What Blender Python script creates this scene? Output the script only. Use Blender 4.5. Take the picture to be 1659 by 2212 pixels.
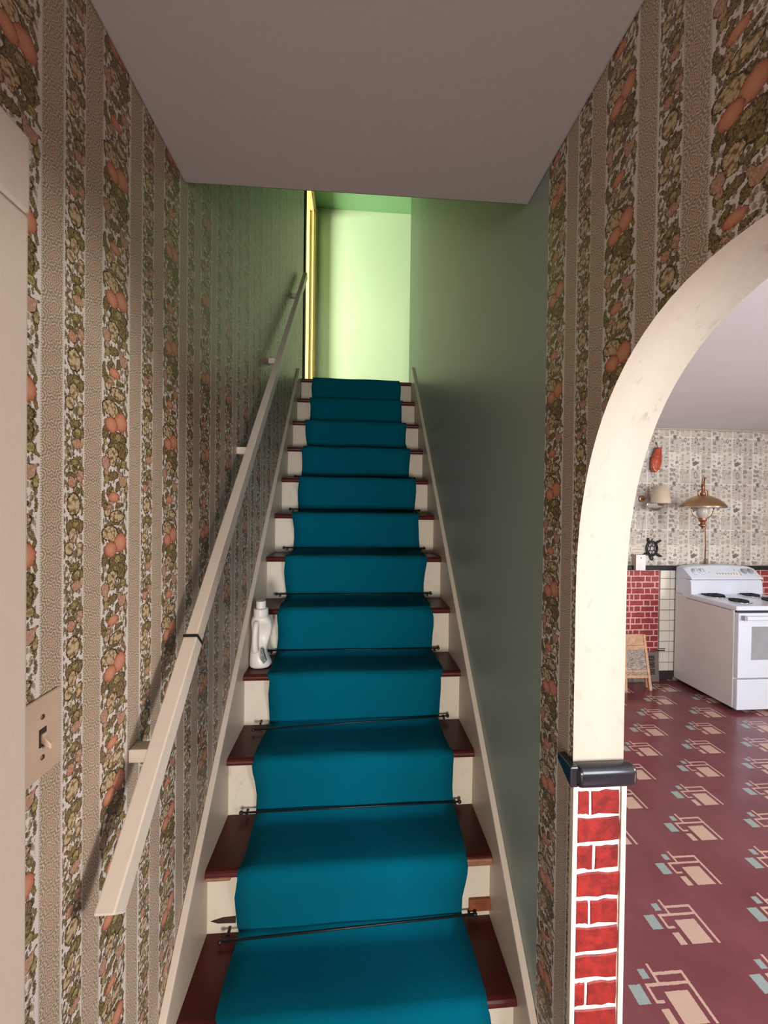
import bpy, math, random
from mathutils import Matrix, Vector
random.seed(7)
PI = math.pi
scene = bpy.context.scene
col = scene.collection
for o in list(bpy.data.objects):
    bpy.data.objects.remove(o)

# ------------------------------------------------------------------ camera
CAM_H = 1.73
cam_d = bpy.data.cameras.new('camera')
cam = bpy.data.objects.new('camera', cam_d)
col.objects.link(cam)
cam_d.sensor_fit = 'VERTICAL'
cam_d.sensor_height = 36.0
cam_d.sensor_width = 36.0
cam_d.lens = 840.0 * 36.0 / 2212.0
cam_d.clip_start = 0.02
_fw = Vector((-64.5, -9.0, 840.0)).normalized()            # corridor axis seen from the lens
_dn = Vector((-0.012, 1.0, 0.0)); _dn = (_dn - _fw * _dn.dot(_fw)).normalized()
_rt = _dn.cross(_fw)
if _rt.x < 0: _rt = -_rt
Rm = Matrix((_rt, _fw, -_dn))                              # lens axes -> world
cx_ = Rm @ Vector((1, 0, 0)); cu_ = Rm @ Vector((0, -1, 0)); cb_ = Rm @ Vector((0, 0, -1))
cam.matrix_world = Matrix(((cx_.x, cu_.x, cb_.x, 0), (cx_.y, cu_.y, cb_.y, 0), (cx_.z, cu_.z, cb_.z, CAM_H), (0, 0, 0, 1)))
scene.camera = cam

# ------------------------------------------------------------------ world, lights, exposure
world = bpy.data.worlds.new('sky'); scene.world = world
world.use_nodes = True
world.node_tree.nodes['Background'].inputs[0].default_value = (0.75, 0.85, 1.0, 1)
world.node_tree.nodes['Background'].inputs[1].default_value = 0.5
vs = scene.view_settings
vs.view_transform = 'Standard'; vs.look = 'None'; vs.gamma = 1.0; vs.use_curve_mapping = False
vs.exposure = 0.65
cy_ = scene.cycles
cy_.max_bounces = 6; cy_.diffuse_bounces = 3; cy_.glossy_bounces = 2; cy_.transmission_bounces = 4
cy_.caustics_reflective = False; cy_.caustics_refractive = False

def area(name, loc, direction, sx, sy, watt, color, spread=PI):
    l = bpy.data.lights.new(name, 'AREA'); l.shape = 'RECTANGLE'; l.size = sx; l.size_y = sy
    l.energy = watt; l.color = color; l.spread = spread
    o = bpy.data.objects.new(name, l); col.objects.link(o); o.location = loc
    o.rotation_euler = Vector(direction).to_track_quat('-Z', 'Y').to_euler()
    return o
area('entry_door_daylight', (-0.02, -2.70, 0.88), (0, 1, 0), 0.55, 0.75, 54.0, (1.0, 0.92, 0.85))
area('kitchen_window_daylight', (1.62, -1.74, 1.60), (0, 1, 0), 1.66, 1.30, 72.0, (0.86, 0.92, 1.0))
area('kitchen_side_window_daylight', (5.12, -0.5, 1.60), (-1, 0, 0), 1.50, 1.20, 112.0, (1.0, 0.94, 0.88))
area('bedroom_window_daylight', (-2.62, 2.90, 3.95), (1, 0, 0), 1.00, 1.30, 190.0, (1.0, 0.98, 0.86))

# ------------------------------------------------------------------ node helper
class NG:
    def __init__(s, name, rough=0.6, spec=0.5):
        s.m = bpy.data.materials.new(name); s.m.use_nodes = True
        s.t = s.m.node_tree; s.t.nodes.clear()
        s.out = s.t.nodes.new('ShaderNodeOutputMaterial')
        s.b = s.t.nodes.new('ShaderNodeBsdfPrincipled')
        s.t.links.new(s.b.outputs[0], s.out.inputs[0])
        s.b.inputs['Roughness'].default_value = rough
        s.b.inputs['Specular IOR Level'].default_value = spec
        s._pos = None
    def n(s, typ, **kw):
        nd = s.t.nodes.new(typ)
        for k, v in kw.items(): setattr(nd, k, v)
        return nd
    def put(s, sock, v):
        if isinstance(v, bpy.types.NodeSocket): s.t.links.new(v, sock)
        elif v is not None:
            try: sock.default_value = v
            except Exception: sock.default_value = tuple(v) + (1,)
    def pos(s):
        if s._pos is None: s._pos = s.n('ShaderNodeNewGeometry').outputs['Position']
        return s._pos
    def obj(s): return s.n('ShaderNodeTexCoord').outputs['Object']
    def ma(s, op, a, b=None, c=None, clamp=False):
        nd = s.n('ShaderNodeMath', operation=op, use_clamp=clamp)
        for i, v in enumerate((a, b, c)): s.put(nd.inputs[i], v)
        return nd.outputs[0]
    def vm(s, op, a, b=None, scale=None):
        nd = s.n('ShaderNodeVectorMath', operation=op)
        s.put(nd.inputs[0], a)
        if b is not None: s.put(nd.inputs[1], b)
        if scale is not None: s.put(nd.inputs['Scale'], scale)
        return nd.outputs['Value'] if op in ('LENGTH', 'DISTANCE', 'DOT_PRODUCT') else nd.outputs[0]
    def sep(s, v):
        nd = s.n('ShaderNodeSeparateXYZ'); s.put(nd.inputs[0], v); return nd.outputs
    def comb(s, x=0.0, y=0.0, z=0.0):
        nd = s.n('ShaderNodeCombineXYZ')
        for i, v in enumerate((x, y, z)): s.put(nd.inputs[i], v)
        return nd.outputs[0]
    def mix(s, f, a, b, mode='MIX'):
        nd = s.n('ShaderNodeMix', data_type='RGBA', blend_type=mode)
        s.put(nd.inputs[0], f)
        s.put(nd.inputs[6], a if isinstance(a, bpy.types.NodeSocket) else tuple(a)[:3] + (1,))
        s.put(nd.inputs[7], b if isinstance(b, bpy.types.NodeSocket) else tuple(b)[:3] + (1,))
        return nd.outputs[2]
    def ramp(s, f, stops, interp='LINEAR'):
        nd = s.n('ShaderNodeValToRGB'); cr = nd.color_ramp; cr.interpolation = interp
        while len(cr.elements) < len(stops): cr.elements.new(0.5)
        for e, (p, c) in zip(cr.elements, stops):
            e.position = p; e.color = (tuple(c) + (1,))[:4] if not isinstance(c, (int, float)) else (c, c, c, 1)
        s.put(nd.inputs[0], f); return nd.outputs[0]
    def noise(s, vec, scale, detail=2.0, rough=0.5, color=False):
        nd = s.n('ShaderNodeTexNoise'); s.put(nd.inputs['Vector'], vec)
        nd.inputs['Scale'].default_value = scale; nd.inputs['Detail'].default_value = detail
        nd.inputs['Roughness'].default_value = rough
        return nd.outputs['Color' if color else 'Fac']
    def voro(s, vec, scale, feature='F1', dim='2D', rnd=1.0):
        nd = s.n('ShaderNodeTexVoronoi', feature=feature, voronoi_dimensions=dim)
        s.put(nd.inputs['Vector'], vec); nd.inputs['Scale'].default_value = scale
        nd.inputs['Randomness'].default_value = rnd
        return nd.outputs
    def white(s, vec, color=False):
        nd = s.n('ShaderNodeTexWhiteNoise', noise_dimensions='3D'); s.put(nd.inputs['Vector'], vec)
        return nd.outputs['Color' if color else 'Value']
    def mp(s, vec, loc, rot, sc):
        nd = s.n('ShaderNodeMapping', vector_type='TEXTURE'); s.put(nd.inputs[0], vec)
        nd.inputs['Location'].default_value = (loc[0], loc[1], 0)
        nd.inputs['Rotation'].default_value = (0, 0, rot)
        nd.inputs['Scale'].default_value = (sc[0], sc[1], 1)
        return nd.outputs[0]
    def ell(s, vec, cx, cy, rx, ry, rot=0.0):
        return s.vm('LENGTH', s.mp(vec, (cx, cy), rot, (rx, ry)))
    def bump(s, h, dist=0.002, strength=0.5):
        nd = s.n('ShaderNodeBump'); nd.inputs['Strength'].default_value = strength
        nd.inputs['Distance'].default_value = dist; s.put(nd.inputs['Height'], h)
        s.t.links.new(nd.outputs[0], s.b.inputs['Normal'])
    def color(s, c): s.put(s.b.inputs['Base Color'], c if isinstance(c, bpy.types.NodeSocket) else tuple(c)[:3] + (1,)); return s
    def done(s): return s.m

MAT = {}
def paint(name, c, rough=0.5, spec=0.4, var=0.06, scale=6.0, metal=0.0, bump=0.0, bscale=200.0):
    g = NG(name, rough, spec)
    f = g.noise(g.pos(), scale, 4.0, 0.6)
    lo = tuple(max(0, x * (1 - var * 2)) for x in c); hi = tuple(min(1, x * (1 + var)) for x in c)
    g.color(g.ramp(f, [(0.3, lo), (0.7, hi)]))
    g.b.inputs['Metallic'].default_value = metal
    if bump: g.bump(g.noise(g.pos(), bscale, 2.0), bump, 0.5)
    MAT[name] = g.done(); return MAT[name]

# ------------------------------------------------------------------ wallpaper of fruit stripes and lace stripes
PU, PV = 0.229, 0.241                       # repeat of the printed paper across and up
BANDS = ((0.0, 0.045, 0), (0.045, 0.094, 1), (0.094, 0.142, 0), (0.142, 0.229, 2))     # lace, narrow fruit, lace, wide fruit
PAPER = ('lace', 'narrow', 'wide')
GROUND = (0.72, 0.66, 0.62)
def wallpaper(kind, right):
    g = NG('wallpaper_%s_%s' % (kind, 'right' if right else 'left'), 0.42, 0.45)
    p = g.sep(g.pos())
    u = g.ma('MULTIPLY_ADD', p[1], -1.0, 0.88) if right else g.ma('SUBTRACT', p[1], 0.62)
    v = g.ma('SUBTRACT', p[2], (2.256 - 0.196) if right else 0.006)
    U = g.ma('FLOORED_MODULO', u, PU); V = g.ma('FLOORED_MODULO', v, PV)
    cell = g.comb(U, V, 0.0)
    if kind == 'lace':
        w = g.ma('GREATER_THAN', U, 0.070)
        lo = g.ma('MULTIPLY', w, 0.094); wd = g.ma('MULTIPLY_ADD', w, 0.003, 0.045)
        x = g.ma('MULTIPLY_ADD', g.ma('DIVIDE', g.ma('SUBTRACT', U, lo), wd), 2.0, -1.0)
        y = g.ma('MULTIPLY', g.ma('SUBTRACT', g.ma('FLOORED_MODULO', g.ma('DIVIDE', V, PV / 6), 1.0), 0.5), 1.75)
        r = g.vm('LENGTH', g.comb(x, y, 0)); th = g.ma('ARCTAN2', y, x)
        pet = g.ma('MULTIPLY', g.ma('COSINE', g.ma('MULTIPLY', th, 8.0)), 0.10)
        rings = g.ma('SINE', g.ma('MULTIPLY', g.ma('ADD', r, pet), 24.0))
        fine = g.noise(cell, 640.0, 2.0, 0.7)
        s_ = g.ma('MULTIPLY_ADD', rings, 0.20, g.ma('MULTIPLY', fine, 2.0))
        ink = g.ma('GREATER_THAN', s_, 0.93)
        lc = g.mix(ink, (0.66, 0.58, 0.47), (0.29, 0.21, 0.135))
        lc = g.mix(g.ma('MULTIPLY', g.ma('LESS_THAN', r, 0.36), ink), lc, (0.36, 0.18, 0.11))
        edge = g.ma('GREATER_THAN', g.ma('ABSOLUTE', x), 0.88)
        dots = g.ma('GREATER_THAN', g.ma('SINE', g.ma('MULTIPLY', V, 2 * PI / PV * 60)), -0.2)
        c = g.mix(edge, lc, g.mix(g.ma('MULTIPLY', dots, 0.8), GROUND, (0.33, 0.25, 0.15)))
        g.color(c); MAT[g.m.name] = g.done(); return
    # wobble so that the outlines come out ragged like engraved leaves
    nz = g.noise(cell, 230.0, 3.0, 0.65, True)
    q = g.vm('ADD', cell, g.vm('SCALE', g.vm('SUBTRACT', nz, (0.5, 0.5, 0.5)), scale=0.0105))
    q = g.vm('MULTIPLY', q, (1, 1, 0))
    qs = g.sep(q); chain = [0.0]
    def one(a, b, rx, ry, rot):
        # the previous distance rides along in z (scaled away) so that the shapes are evaluated one after another
        nd = g.n('ShaderNodeMapping', vector_type='TEXTURE'); g.put(nd.inputs[0], g.comb(qs[0], qs[1], chain[0]))
        nd.inputs['Location'].default_value = (a, b, 0); nd.inputs['Rotation'].default_value = (0, 0, rot); nd.inputs['Scale'].default_value = (rx, ry, 1e6)
        chain[0] = g.vm('LENGTH', nd.outputs[0]); return chain[0]
    def union(shapes):
        d = None
        for (a, b, rx, ry, rot) in shapes:
            todo = [b]
            if b + max(rx, ry) > PV: todo.append(b - PV)
            if b - max(rx, ry) < 0: todo.append(b + PV)
            for bb in todo:
                e = one(a, bb, rx, ry, rot)
                d = e if d is None else g.ma('MINIMUM', d, e); chain[0] = d
        return d
    if kind == 'wide':
        def B(x, y, rx, ry, rot=0.0):
            return (0.142 + (x - 828) * 0.000442, (1590 - y) * 0.0002485, rx * 0.000442, ry * 0.0002485, math.radians(rot))
        dark = [B(955,690,24,34,-20), B(940,915,66,56,0), B(965,1000,34,80,25), B(905,985,30,70,-25), B(850,890,20,62,-14), B(990,1090,10,70,25),
            B(965,1110,10,64,-35), B(1000,1130,9,56,60), B(945,1130,9,50,75), B(900,1215,46,38,10), B(862,1215,22,50,30), B(945,1290,18,54,-30), B(850,1440,18,64,20), B(880,1330,14,50,-50),
            B(832,1400,9,64,-10), B(885,1600,36,30,20), B(930,1575,16,50,70), B(950,1445,30,22,10), B(1003,1340,10,50,10), B(985,650,9,44,20), B(1002,710,8,44,-10), B(838,1020,10,34,0), B(1008,1010,8,38,-20), B(838,740,8,40,10), B(1010,1450,8,44,0), B(1005,850,9,40,15)]
        mid = [B(940,905,22,34,20), B(862,1245,18,34,0), B(985,1110,18,34,0), B(925,1000,12,50,-12), B(880,1440,14,30,10), B(1005,1290,14,60,8), B(850,960,10,30,20)]
        tan = [B(885,690,58,60), B(915,730,44,50), B(905,1040,42,56), B(935,1535,60,50), B(900,1100,24,44), B(868,1500,20,34)]
        pink = [B(855,1118,30,50,10), B(978,1252,32,50,0), B(862,1185,16,32,0), B(880,1470,20,36,0), B(985,1240,44,14,30), B(960,1215,12,44,20)]
        peach = [B(960,778,50,78,10), B(893,820,44,64,-8), B(912,1382,42,42,0)]
        inside = g.ma('MULTIPLY', g.ma('GREATER_THAN', U, 0.147), g.ma('LESS_THAN', U, 0.222))
    else:
        def S(x, y, rx, ry, rot=0.0):
            return (0.045 + (x - 500) * 0.000297, (0.278 - (y - 250) * 0.000204) % PV, rx * 0.000297, ry * 0.000204, math.radians(rot))
        dark = [S(600,420,66,54), S(560,450,30,64,30), S(645,440,26,54,-30), S(595,770,48,36,10), S(540,720,10,34,60), S(620,845,52,50,0), S(535,850,9,32,50), S(540,900,9,32,-50), S(535,950,9,32,40),
            S(545,1010,10,48,30), S(590,1070,60,26,25), S(600,1100,20,70,-20), S(640,1110,14,58,40), S(565,1195,34,28,0), S(630,1148,30,22,0), S(610,1330,20,44,-30), S(652,1330,14,44,20), S(642,230,12,48,10), S(655,300,9,44,-10), S(640,700,12,44,30), S(660,820,10,48,0), S(520,560,8,30,20), S(530,1130,8,40,-30), S(535,1290,9,40,20)]
        mid = [S(615,835,26,32,0), S(590,1085,22,26,0), S(640,1260,12,28,0), S(600,770,16,16,0), S(600,415,30,24,0)]
        tan = [S(585,250,56,96), S(580,510,34,66), S(553,612,38,58,15), S(637,632,34,66,-10), S(655,900,14,40)]
        pink = [S(612,930,48,46), S(570,1250,34,56,15), S(636,1195,30,54,-15), S(600,560,10,16), S(655,1270,12,20)]
        peach = [S(570,1262,14,20)]
        inside = g.ma('MULTIPLY', g.ma('GREATER_THAN', U, 0.048), g.ma('LESS_THAN', U, 0.091))
    vo = g.voro(g.vm('MULTIPLY', q, (1.0, 0.55, 1.0)), 150.0, 'F1', '2D')
    fd = g.ma('MULTIPLY', g.ma('LESS_THAN', vo['Distance'], 0.42), inside)
    fillc = g.ramp(g.sep(vo['Color'])[0], [(0.0, (0.12, 0.085, 0.035)), (0.4, (0.20, 0.145, 0.06)), (0.7, (0.34, 0.25, 0.14)), (1.0, (0.36, 0.19, 0.12))], 'CONSTANT')
    c = g.mix(g.ma('MULTIPLY', fd, 0.9), GROUND, fillc)
    ink = (0.055, 0.035, 0.014)
    def layer(c, d, body, e=0.86): return g.mix(g.ma('LESS_THAN', d, 1.0), c, g.mix(g.ma('GREATER_THAN', d, e), body, ink))
    stri = g.noise(g.vm('MULTIPLY', q, (1.0, 0.45, 1.0)), 420.0, 2.0)
    hatch = g.ramp(stri, [(0.38, 0.0), (0.62, 1.0)])
    c = layer(c, union(dark), g.mix(hatch, (0.066, 0.044, 0.016), (0.31, 0.225, 0.10)))
    c = layer(c, union(mid), g.mix(hatch, (0.22, 0.165, 0.06), (0.46, 0.38, 0.18)))
    c = layer(c, union(pink), g.mix(hatch, (0.34, 0.17, 0.10), (0.58, 0.37, 0.27)))
    vt = g.voro(q, 150.0 if kind == 'wide' else 110.0, 'F1', '2D')['Distance']
    tanc = g.ramp(vt, [(0.0, (0.70, 0.56, 0.38)), (0.45, (0.53, 0.39, 0.23)), (0.60, (0.22, 0.15, 0.07)), (0.8, (0.15, 0.10, 0.05))])
    c = layer(c, union(tan), g.mix(g.ma('MULTIPLY', hatch, 0.3), tanc, (0.26, 0.19, 0.09)))
    for one_peach in peach:
      dp = union([one_peach])
      pc = g.ramp(dp, [(0.0, (0.64, 0.32, 0.20)), (0.6, (0.58, 0.25, 0.15)), (0.88, (0.46, 0.16, 0.09)), (1.0, (0.12, 0.03, 0.02))])
      c = g.mix(g.ma('LESS_THAN', dp, 1.0), c, pc)
    g.color(c); MAT[g.m.name] = g.done()
for side_ in (False, True):
    for kind_ in PAPER: wallpaper(kind_, side_)
LEFT_PAPERS = ['wallpaper_%s_left' % k for k in PAPER]; RIGHT_PAPERS = ['wallpaper_%s_right' % k for k in PAPER]
def band_cuts(y0, y1, right):               # split a run of wall at the edges of the printed bands
    out = []
    f = (lambda y: 0.88 - y) if right else (lambda y: y - 0.62)
    ua, ub = sorted((f(y0), f(y1)))
    k = math.floor(ua / PU)
    while k * PU < ub:
        for lo, hi, mi in BANDS:
            a, b = max(ua, k * PU + lo), min(ub, k * PU + hi)
            if b - a > 1e-6:
                yy = (0.88 - b, 0.88 - a) if right else (a + 0.62, b + 0.62)
                out.append((yy[0], yy[1], mi))
        k += 1
    return sorted(out)

def kitchen_paper():
    g = NG('kitchen_wallpaper', 0.6, 0.3)
    p = g.sep(g.pos())
    PU, PV = 0.466, 0.478
    U = g.ma('FLOORED_MODULO', g.ma('ADD', p[0], p[1]), PU); V = g.ma('FLOORED_MODULO', g.ma('ADD', p[2], 0.05), PV)
    nz = g.noise(g.comb(U, V, 0), 60.0, 2.0, 0.6, True)
    c = (0.70, 0.665, 0.60)
    def cells(c, nx, ny, thr, seed, size, cols, warp, tint=False):
        a = g.ma('MULTIPLY', U, nx / PU); b = g.ma('MULTIPLY', V, ny / PV)
        ia = g.ma('FLOOR', a)
        if not tint: b = g.ma('FLOORED_MODULO', g.ma('ADD', b, g.ma('MULTIPLY', g.white(g.comb(ia, seed, 0.5)), 3.0)), float(ny))
        ib = g.ma('FLOOR', b)
        rc = g.sep(g.white(g.comb(ia, ib, seed), True))
        r2 = g.sep(g.white(g.comb(ib, ia, seed + 3.7), True))
        fa = g.ma('SUBTRACT', g.ma('FRACT', a), 0.5); fb = g.ma('SUBTRACT', g.ma('FRACT', b), 0.5)
        if not tint:
            nn = g.sep(nz)
            fa = g.ma('MULTIPLY_ADD', g.ma('SUBTRACT', nn[0], 0.5), warp, fa)
            fb = g.ma('MULTIPLY_ADD', g.ma('SUBTRACT', nn[1], 0.5), warp, fb)
        rx = g.ma('MULTIPLY_ADD', r2[0], size, 0.10); ry = g.ma('MULTIPLY_ADD', r2[1], size, 0.12)
        if tint: rx, ry = 0.46, 0.46
        ea = g.ma('DIVIDE', fa, rx); eb = g.ma('DIVIDE', fb, ry)
        box = g.ma('MAXIMUM', g.ma('ABSOLUTE', ea), g.ma('ABSOLUTE', eb))
        if tint: d = box
        else:
            el = g.vm('LENGTH', g.comb(ea, eb, 0))
            pk = g.ma('GREATER_THAN', r2[2], 0.55)
            d = g.ma('ADD', g.ma('MULTIPLY', el, g.ma('SUBTRACT', 1.0, pk)), g.ma('MULTIPLY', box, pk))
            hole = g.ma('MULTIPLY', g.ma('LESS_THAN', d, 0.55), g.ma('GREATER_THAN', rc[1], 0.62))
            d = g.ma('ADD', d, g.ma('MULTIPLY', hole, 2.0))
        on = g.ma('MULTIPLY', g.ma('LESS_THAN', d, 1.0), g.ma('GREATER_THAN', rc[0], thr))
        return g.mix(on, c, g.ramp(rc[2], cols, 'CONSTANT'))
    c = cells(c, 4, 3, 0.35, 1.3, 0.3, [(0.0, (0.54, 0.50, 0.445)), (0.5, (0.62, 0.58, 0.52))], 0.0, True)
    c = cells(c, 8, 10, 0.12, 5.1, 0.28, [(0.0, (0.30, 0.265, 0.225)), (0.5, (0.42, 0.375, 0.32)), (0.8, (0.22, 0.20, 0.18))], 0.7)
    c = cells(c, 14, 19, 0.55, 9.2, 0.30, [(0.0, (0.34, 0.30, 0.26)), (0.6, (0.50, 0.45, 0.39))], 0.7)
    c = cells(c, 4, 4, 0.60, 2.2, 0.22, [(0.0, (0.26, 0.23, 0.20)), (0.5, (0.17, 0.155, 0.14))], 0.45)
    g.color(c); MAT['kitchen_wallpaper'] = g.done()
kitchen_paper()

def linoleum():
    g = NG('linoleum', 0.26, 0.6)
    p = g.sep(g.pos())
    # lattice: (0.2385, 0.229) and (0.477, 0); shapes in metres from the big block's far left corner
    def lattice(ox, oy):
        x = g.ma('SUBTRACT', p[0], 1.374 + ox); y = g.ma('SUBTRACT', p[1], 1.531 + oy)
        x = g.ma('SUBTRACT', g.ma('FLOORED_MODULO', g.ma('ADD', x, 0.18), 0.477), 0.18)
        y = g.ma('SUBTRACT', g.ma('FLOORED_MODULO', g.ma('ADD', y, 0.26), 0.458), 0.26)
        return g.comb(x, y, 0)
    def rect(q, x0, x1, y0, y1):
        m = g.mp(q, ((x0 + x1) / 2, (y0 + y1) / 2), 0, ((x1 - x0) / 2, (y1 - y0) / 2))
        s_ = g.sep(g.vm('ABSOLUTE', m))
        return g.ma('LESS_THAN', g.ma('MAXIMUM', s_[0], s_[1]), 1.0)
    base = g.ramp(g.noise(g.pos(), 3.5, 5.0, 0.65), [(0.3, (0.135, 0.032, 0.040)), (0.7, (0.190, 0.055, 0.068))])
    nf = g.noise(g.pos(), 14.0, 4.0, 0.7)
    beige = g.mix(nf, (0.47, 0.31, 0.245), (0.57, 0.39, 0.315))
    teal = g.mix(nf, (0.24, 0.30, 0.29), (0.31, 0.37, 0.35))
    c = base
    for (ox, oy) in ((0, 0), (0.2385, 0.229)):
        q = lattice(ox, oy)
        q = g.vm('ADD', q, g.vm('SCALE', g.vm('SUBTRACT', g.noise(g.pos(), 130.0, 1.0, 0.5, True), (0.5, 0.5, 0.5)), scale=0.004))
        be = None
        for r in ((0, 0.089, -0.091, 0), (-0.050, -0.021, -0.091, -0.046), (-0.005, 0.005, 0.024, 0.087), (-0.003, 0.118, 0.049, 0.059), (0.108, 0.119, -0.094, 0.056),
                  (-0.053, 0.112, 0.017, 0.027), (-0.054, -0.044, -0.030, 0.026), (-0.050, -0.020, -0.031, -0.022)):
            m = rect(q, *r); be = m if be is None else g.ma('MAXIMUM', be, m)
        te = g.ma('MAXIMUM', rect(q, -0.118, -0.072, -0.030, 0.027), rect(q, -0.050, -0.022, 0.041, 0.072))
        c = g.mix(be, c, beige); c = g.mix(te, c, teal)
    g.color(c)
    g.put(g.b.inputs['Roughness'], g.ma('MULTIPLY_ADD', g.noise(g.pos(), 5.0, 4.0), 0.14, 0.14))
    MAT['linoleum'] = g.done()
linoleum()

def plaster(name, c, dirt, amount, rough=0.55):
    g = NG(name, rough, 0.35)
    n1 = g.noise(g.vm('MULTIPLY', g.pos(), (1.6, 1.0, 0.9)), 16.0, 5.0, 0.7)
    n2 = g.noise(g.pos(), 2.4, 3.0, 0.6)
    f = g.ma('MULTIPLY', g.ramp(n1, [(0.56, 0.0), (0.68, 1.0)]), g.ramp(n2, [(0.45, 0.0), (0.70, amount)]))
    g.color(g.mix(f, g.mix(n2, c, tuple(x * 0.93 for x in c)), dirt))
    g.bump(g.noise(g.pos(), 60.0, 3.0), 0.0015, 0.35)
    MAT[name] = g.done()
plaster('cream_plaster', (0.485, 0.425, 0.34), (0.20, 0.155, 0.11), 1.0)
plaster('ceiling_paint', (0.44, 0.40, 0.388), (0.36, 0.325, 0.31), 0.3)
plaster('kitchen_ceiling_paint', (0.74, 0.72, 0.74), (0.6, 0.58, 0.58), 0.2)
plaster('sage_green', (0.315, 0.385, 0.335), (0.27, 0.335, 0.285), 0.4, 0.40)  # darker, greyer green on the stairwell walls
plaster('pale_green', (0.55, 0.69, 0.44), (0.49, 0.62, 0.38), 0.3, 0.45)  # lighter, yellower green on the landing walls
plaster('green_ceiling_paint', (0.26, 0.50, 0.24), (0.22, 0.42, 0.2), 0.3)
plaster('riser_paint', (0.78, 0.72, 0.60), (0.36, 0.27, 0.18), 0.6, 0.42)
plaster('skirt_paint', (0.60, 0.51, 0.41), (0.34, 0.26, 0.19), 0.55, 0.40)
plaster('rail_paint', (0.72, 0.64, 0.55), (0.45, 0.37, 0.29), 0.5, 0.42)
plaster('casing_paint', (0.62, 0.53, 0.45), (0.5, 0.42, 0.35), 0.3, 0.40)
paint('yellow_paint', (0.80, 0.62, 0.26), 0.40)
paint('tread_paint', (0.085, 0.012, 0.011), 0.36, 0.28, 0.15, 9.0)
paint('nosing_wear', (0.33, 0.15, 0.09), 0.45, 0.4, 0.2, 20.0)
paint('bare_wood', (0.30, 0.09, 0.04), 0.6, 0.3, 0.2, 15.0)
paint('hole_and_shade_dark', (0.05, 0.03, 0.02), 0.8, 0.2)
paint('black_iron', (0.010, 0.010, 0.012), 0.42, 0.5)
paint('black_glaze', (0.010, 0.011, 0.016), 0.22, 0.6)
paint('switch_plastic', (0.56, 0.42, 0.32), 0.38, 0.45)
paint('screw_metal', (0.20, 0.13, 0.08), 0.4, 0.5, metal=0.8)
paint('enamel_cool_lit', (0.70, 0.75, 0.84), 0.18, 0.5, 0.01)  # white enamel with the cool window light put into its colour
paint('enamel_warm_shade', (0.72, 0.66, 0.64), 0.30, 0.5, 0.02)  # same white enamel, the side's warm shade put into its colour
paint('range_grey', (0.40, 0.41, 0.44), 0.35)
paint('oven_glass', (0.33, 0.35, 0.38), 0.12, 0.6)
paint('dark_gap', (0.015, 0.015, 0.017), 0.6)
paint('chrome', (0.65, 0.65, 0.66), 0.15, 0.5, 0.02, metal=1.0)
paint('display_dark', (0.03, 0.035, 0.04), 0.2)
paint('tile_white', (0.80, 0.75, 0.64), 0.20, 0.55, 0.03)
paint('grout_dark', (0.13, 0.11, 0.085), 0.85)
paint('mortar_white', (0.80, 0.74, 0.68), 0.6, 0.3, 0.1, 90.0)
paint('mortar_pink', (0.70, 0.44, 0.40), 0.6, 0.3, 0.1, 60.0)
paint('brass', (0.46, 0.30, 0.16), 0.30, 0.5, 0.1, metal=0.9)
paint('copper', (0.36, 0.16, 0.09), 0.35, 0.5, 0.1, metal=0.85)
paint('lamp_shade_fabric', (0.66, 0.55, 0.42), 0.75, 0.2)
paint('red_glaze', (0.50, 0.075, 0.035), 0.16, 0.6, 0.25, 40.0)
paint('plastic_white', (0.84, 0.81, 0.76), 0.32, 0.45, 0.02)
paint('box_white', (0.86, 0.86, 0.85), 0.35)
paint('box_tan', (0.45, 0.34, 0.25), 0.5)
paint('card_beige', (0.70, 0.62, 0.50), 0.7)
paint('pine', (0.56, 0.33, 0.20), 0.5, 0.35, 0.15, 30.0)
paint('heater_grey', (0.20, 0.165, 0.145), 0.5)
paint('kick_and_shade_dark', (0.045, 0.032, 0.028), 0.6)
paint('floor_hall', (0.10, 0.03, 0.03), 0.4)

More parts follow.
